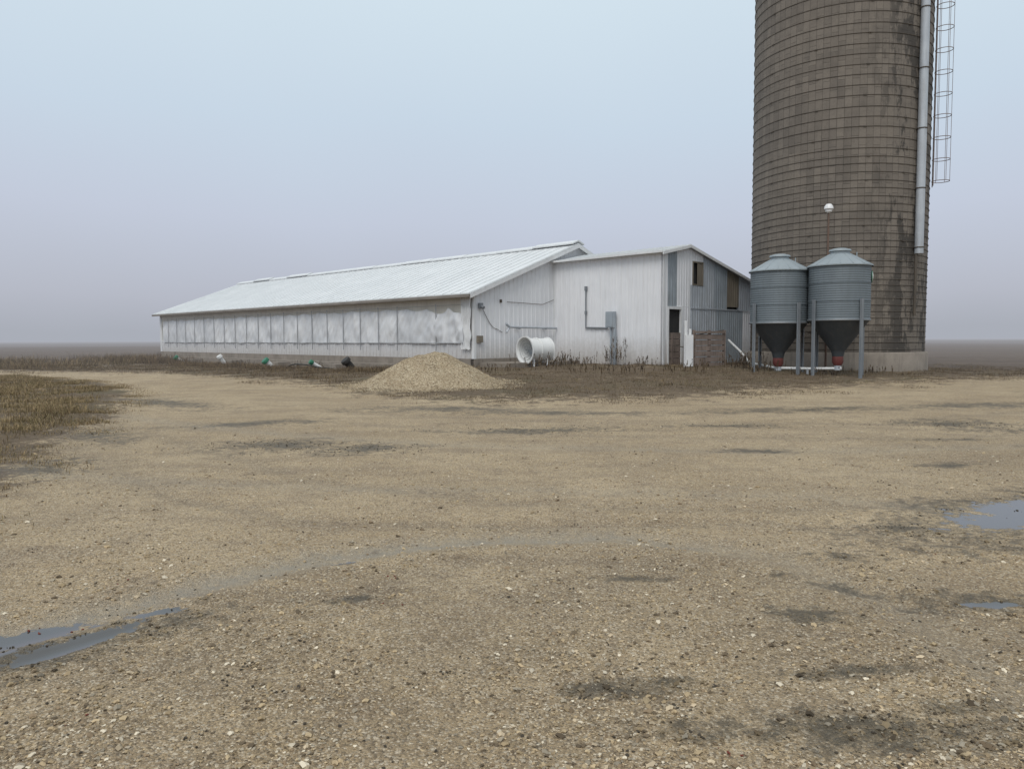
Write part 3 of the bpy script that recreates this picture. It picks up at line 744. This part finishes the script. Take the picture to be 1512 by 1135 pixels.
m=MB(); m.path([(12.45,28.9,.45),(11.4,29.5,.42),(10.45,30.3,.42),(10.1,32.5,.55),(10.2,34.2,1.0),(10.35,36.6,1.5)],.055,10)
m.obj('pipe',M_pvc,ap,True)
m=MB(); m.cyl((12.34,29.0,.38),(12.34,29,.6),.13,n=14).cyl((10.5,30.2,.32),(10.5,30.2,.52),.13,n=14); m.box(11.35,11.42,29.45,29.52,.1,.38); m.box(10.1,10.16,32.45,32.52,.1,.5)
m.obj('couplings',M_galv2,ap)
yl=empty('yard_lamp',(12.68,30.95,0))
MB().cyl((0,0,-.2),(0,0,6.62),.045,.035,n=10).cyl((0,0,3.0),(.02,-.03,6.0),.012,n=5).obj('pole',M_pole,yl)
MB().lathe([(.01,6.95),(.10,6.93),(.165,6.84),(.18,6.74),(.15,6.72)],24).lathe([(.14,6.73),(.12,6.63),(.05,6.58),(.01,6.57)],24).obj('lamp_housing',M_globe,yl,True)

# ------------------------------------------------------------------ exhaust fan
fan=empty('exhaust_fan',(0.55,33.75,0))
ax=Vector((.80,.60,0.02)).normalized(); c=Vector((0,0,1.10)); FR=.54
MB().lathe([(FR+.09,0),(FR+.09,.05),(FR+.01,.12),(FR-.03,.6),(FR-.03,1.3),(FR-.07,1.3),(FR-.07,.6),(FR-.04,.12),(FR+.03,.0),(FR+.09,0)],40,c,ax).obj('fan_housing',M_pvc,fan,True)
m=MB()
for q in (.62,1.29): m.ring(c+ax*q,FR-.01,.025,40,5,axis=ax)
m.obj('housing_bands',M_pvc,fan,True)
m=MB(); m.cyl(c+ax*.5,c+ax*.8,.11,n=16)
sd=ax.cross(Vector((0,0,1))).normalized(); upv=sd.cross(ax).normalized()
for k in range(6):
    a=2*math.pi*k/6+.3; d=sd*math.cos(a)+upv*math.sin(a); tn=-sd*math.sin(a)+upv*math.cos(a)
    p0=c+ax*.6+d*.08; p1=c+ax*.6+d*.44
    tw=(tn*.8+ax*.5).normalized(); w0=tw*.06; w1=tw*.12; th_=ax*.006
    m.hexa([p0-w0,p0+w0,p1+w1,p1-w1,p0-w0+th_,p0+w0+th_,p1+w1+th_,p1-w1+th_])
m.obj('fan_blades',M_galv,fan)
m=MB()
for k in range(2):
    d=sd if k else upv; m.beam(c+ax*.45-d*.5,c+ax*.45+d*.5,.03,.03)
for r_ in (.15,.3,.44): m.ring(c+ax*.08,r_,.008,32,4,axis=ax)
m.obj('fan_guard',M_steel,fan)
m=MB()
for q in(.25,1.0):
    p=c+ax*q; m.beam(p-sd*.4-Vector((0,0,.54)),p+sd*.4-Vector((0,0,.54)),.1,.1)
    for s_ in(-1,1): m.beam(p+sd*.36*s_-Vector((0,0,.8)),p+sd*.36*s_-Vector((0,0,.36)),.06,.06)
m.obj('fan_feet',M_trim,fan)

# ------------------------------------------------------------------ pump-out pipes
def pump(name,lx,ly,mat,tilt,r=.16,ln=.42):
    X,Y=loc2w(lx,ly); e=empty(name,(X,Y,0)); z=H(X,Y)
    d=Vector((math.sin(tilt)*-.7,-.5*abs(math.sin(tilt)),math.cos(tilt))).normalized()
    p=Vector((0,0,z+.1)); m=MB(); m.cyl(p-d*.2,p+d*ln,r*.82,n=16).obj('pipe_stub',M_pvc if mat!=M_black else M_black,e,True)
    m=MB(); m.lathe([(r,ln-.02),(r*1.12,ln),(r*1.12,ln+.12),(r,ln+.17),(.01,ln+.19)],20,p,d); m.obj('cap',mat,e,True)
pump('pump_out_pipe',-1.6,28.5,M_green,1.0)
pump('pump_out_pipe.001',-1.6,21.8,M_pvc,.7)
pump('pump_out_pipe.002',-1.6,15.6,M_green,.9,.2)
pump('pump_out_pipe.003',-1.5,10.6,M_green,1.1,.12)
pump('pump_out_pipe.004',-1.6,7.3,M_black,.8,.22)
hose=empty('drain_hose'); pts=[]
for k in range(22):
    q=k/21; X,Y=loc2w(-1.7-.5*math.sin(q*3.1),9.0+5.0*q); pts.append((X,Y,H(X,Y)+.05+.22*math.sin(q*math.pi)**2))
MB().path(pts,.035,8).obj('hose',M_black,hose,True)

# ------------------------------------------------------------------ vegetation
def inside(X,Y,mar=0.0):
    x,y=w2loc(X,Y)
    if -mar<x<W+mar and -mar<y<L+mar: return True
    if ax0-mar<x<AR[0]+mar and ay-mar<y<0: return True
    if math.hypot(X-14.73,Y-35.03)<SR+.15+mar: return True
    return False
def blade(v,f,t,x,y,z,h,w,lean,az_,c):
    i=len(v); dx,dy=math.cos(az_),math.sin(az_); px,py=-dy*w/2,dx*w/2
    v.append((x-px,y-py,z-.02)); v.append((x+px,y+py,z-.02))
    mx,my,mz=x+dx*lean*h*.35,y+dy*lean*h*.35,z+h*.6
    v.append((mx+px*.8,my+py*.8,mz)); v.append((mx-px*.8,my-py*.8,mz))
    v.append((x+dx*lean*h,y+dy*lean*h,z+h*(1-.3*lean)))
    f.append((i,i+1,i+2,i+3)); f.append((i+3,i+2,i+4))
    for k in range(5):
        q=.6 if k<2 else 1.0; t+= [c[0]*q,c[1]*q,c[2]*q,1]
_hc={}
def HZ(x,y):
    k=(round(x*3),round(y*3))
    if k not in _hc: _hc[k]=H(k[0]/3,k[1]/3)
    return _hc[k]
def tuft(v,f,t,x,y,h,nb,pal,spread=.12,w=.012,lean=.6):
    tc_=random.choice(pal)
    for k in range(nb):
        a=x+random.gauss(0,spread);b_=y+random.gauss(0,spread); c=random.choice(pal); q=U(.65,1.25)
        c=tuple((c[j]+tc_[j])*.5*q for j in range(3))
        blade(v,f,t,a,b_,HZ(a,b_),h*U(.35,1.2),w*U(.6,1.4),U(.2,lean),U(0,6.28),c)
STRAW=[(0.30,0.215,0.11),(0.24,0.17,0.09),(0.15,0.105,0.06),(0.36,0.27,0.15),(0.13,0.115,0.05)]
LGRASS=[(0.38,0.275,0.15),(0.31,0.225,0.12),(0.23,0.165,0.09),(0.43,0.33,0.19),(0.20,0.17,0.075),(0.15,0.115,0.06)]
DARK=[(0.10,0.068,0.042),(0.07,0.048,0.031),(0.15,0.105,0.062),(0.12,0.083,0.05),(0.19,0.14,0.08)]
v,f,t=[],[],[]
k=0
while k<17000:
    y=U(5,38); x=interp(y,LEFT)-abs(U(-1,1))**1.5*22+U(-.2,.8)
    if x<-1.0*y-6: continue
    if y-interp(x,EDGE)>-1.5: continue
    dd=interp(y,LEFT)-x
    if noise.noise((x*.7,y*.7,31))+.5*noise.noise((x*2.5,y*2.5,31))<-.3+ (.45 if dd<.7 else 0): continue
    h=(.05 if dd<.8 else .15)*(1+.8*noise.noise((x*.5,y*.5,2)))
    tuft(v,f,t,x,y,h,8,LGRASS if noise.noise((x*.3,y*.3,8))>-.15 else STRAW,.16,.008,1.7); k+=1
mesh_tint('dead_grass',v,f,t,M_grass)
v,f,t=[],[],[]
k=0
while k<14000:
    x=U(-32,26); e=interp(x,EDGE); y=e+U(-1.8,15)
    if y>48 or inside(x,y,.05): continue
    if math.hypot(x-PC[0],y-PC[1])<2.3: continue
    q=veg(x,y)*1.0+1.3*noise.noise((x*.5,y*.7,40))+.7*noise.noise((x*1.9,y*2.2,41))
    if q<.58: continue
    lx,ly=w2loc(x,y)
    if .3<lx<5 and -1.9<ly<0: continue
    nearb=inside(x,y,1.2)
    h=.03+.06*R()+(.14*R() if nearb else 0)+(.12*R() if (x<-6 and y-e>1.5) else 0)+(.14*R() if R()<.07 else 0)
    tuft(v,f,t,x,y,h,7,DARK+STRAW[1:3] if noise.noise((x*.4,y*.4,9))>-.1 else DARK[:3]+STRAW,.18,.008,1.8); k+=1
for k in range(4800):
    ly=U(-1,48); lx=-U(.9,4.5)
    if ly>L: lx=U(-4,14)
    x,y=loc2w(lx,ly)
    if inside(x,y,.1) or y-interp(x,EDGE)<.4: continue
    if noise.noise((x*.5,y*.5,77))<-.1 and ly<L: continue
    h=U(.10,.36) if ly<26 else U(.25,.75)
    tuft(v,f,t,x,y,h,7,STRAW[:3]+DARK,.2,.012,1.1)
for k in range(4500):
    x=U(-62,-24); y=U(42,62)
    if inside(x,y,.2) or noise.noise((x*.25,y*.25,5))<-.25: continue
    tuft(v,f,t,x,y,U(.12,.55)*(1+.7*noise.noise((x*.3,y*.3,15))),6,STRAW+DARK,.3,.018,1.1)
for k in range(1800):
    x=U(18,48); y=U(30,36)
    if noise.noise((x*.5,y*.5,5))<-.1: continue
    tuft(v,f,t,x,y,U(.03,.14),6,DARK,.3,.012,1.6)
mesh_tint('dead_weeds',v,f,t,M_grass)
def dryweed(name,X,Y,n,h,sp_=.3,pal=DARK):
    v,f,t=[],[],[]
    for k in range(n):
        x=random.gauss(0,sp_);y=random.gauss(0,sp_*.7); hh=h*U(.4,1.05); a=U(0,6.28); ln=U(.02,.35); z=-.05
        c=random.choice(pal); q=U(.8,1.3); c=(c[0]*q,c[1]*q,c[2]*q)
        blade(v,f,t,x,y,z,hh,.009,ln,a,c)
        for j in range(11):
            s=U(.3,1.0); bx=x+math.cos(a)*ln*hh*s*s; by=y+math.sin(a)*ln*hh*s*s; bz=z+hh*s*.93
            blade(v,f,t,bx,by,bz,U(.06,.2)*h,U(.006,.012),U(.4,1.4),U(0,6.28),c)
            blade(v,f,t,bx,by,bz+.03,U(.02,.05),U(.015,.03),U(.4,1.2),U(0,6.28),c)
    o_=mesh_tint(name,v,f,t,M_grass); o_.location=(X,Y,H(X,Y)); return o_
def lw(x,y): return loc2w(x,y)
spots=[(*lw(4.5,-4.4),34,1.35,.30),(*lw(4.3,-1.2),26,.8,.35),(*lw(4.0,-2.6),24,.5,.4),(*lw(4.6,-5.9),14,.55,.3),(9.6,31.6,60,.75,.5),(9.9,29.9,30,.5,.4),(11.6,28.6,20,.35,.5),(*lw(-1.2,12),20,.5,.6),(*lw(-1.3,20),20,.5,.6),(*lw(-1.2,33),30,.8,.7),(-.6,30.5,26,.4,.6),(3.8,29.8,40,.45,.8),(6.5,29.5,30,.4,.7),(14.2,30.2,22,.4,.5),(1.5,32.3,30,.45,.7),(1.9,31.6,40,.75,.6),(8.2,31.4,26,.45,.6)]
for i,(X,Y,n_,h_,s_) in enumerate(spots):
    dryweed('dry_weed_plant' if i==0 else 'dry_weed_plant.%03d'%i,X,Y,n_,h_,s_)

# ------------------------------------------------------------------ sky / light
w=bpy.data.worlds.new('World'); scene.world=w; w.use_nodes=True
nt=w.node_tree; nt.nodes.clear()
out=nt.nodes.new('ShaderNodeOutputWorld')
SUN_EL=math.radians(52); SUN_AZ=math.radians(200)
sk=nt.nodes.new('ShaderNodeTexSky'); sk.sky_type='NISHITA'; sk.sun_disc=False; sk.sun_elevation=SUN_EL; sk.sun_rotation=SUN_AZ
sk.dust_density=5; sk.air_density=1
bg1=nt.nodes.new('ShaderNodeBackground'); bg1.inputs[1].default_value=.10; nt.links.new(sk.outputs[0],bg1.inputs[0])
tc=nt.nodes.new('ShaderNodeTexCoord'); sx=nt.nodes.new('ShaderNodeSeparateXYZ'); nt.links.new(tc.outputs['Generated'],sx.inputs[0])
nn=noise_n(nt,tc.outputs['Generated'],1.6,3,.5)
hh=math_n(nt,'ADD',sx.outputs[2],math_n(nt,'MULTIPLY',math_n(nt,'SUBTRACT',nn,.5),.13))
c=ramp(nt,hh,[(0.0,(0.43,0.455,0.515)),(0.045,(0.495,0.52,0.60)),(0.15,(0.575,0.625,0.74)),(0.27,(0.61,0.715,0.825)),(0.42,(0.685,0.805,0.89)),(1.0,(0.94,0.96,0.97))])
bg2=nt.nodes.new('ShaderNodeBackground'); bg2.inputs[1].default_value=1.0; nt.links.new(c,bg2.inputs[0])
ms=nt.nodes.new('ShaderNodeMixShader'); ms.inputs[0].default_value=.92
nt.links.new(bg1.outputs[0],ms.inputs[1]); nt.links.new(bg2.outputs[0],ms.inputs[2]); nt.links.new(ms.outputs[0],out.inputs[0])
sd_=bpy.data.lights.new('sun','SUN'); sd_.energy=1.4; sd_.angle=math.radians(30); sd_.color=(1,.965,.92)
so_=bpy.data.objects.new('sun',sd_); col.objects.link(so_)
dirv=Vector((math.sin(SUN_AZ)*math.cos(SUN_EL),math.cos(SUN_AZ)*math.cos(SUN_EL),math.sin(SUN_EL)))
so_.rotation_euler=(-dirv).to_track_quat('-Z','Y').to_euler(); so_.location=(0,0,40)

cam=bpy.data.cameras.new('camera'); co=bpy.data.objects.new('camera',cam); col.objects.link(co)
cam.sensor_width=36; cam.lens=26.9; cam.clip_end=5000; cam.clip_start=.05
co.location=(0,0,1.6); co.rotation_euler=(math.radians(90-3.4),math.radians(.19),0)
scene.camera=co
scene.view_settings.view_transform='Standard'; scene.view_settings.look='None'; scene.view_settings.exposure=0
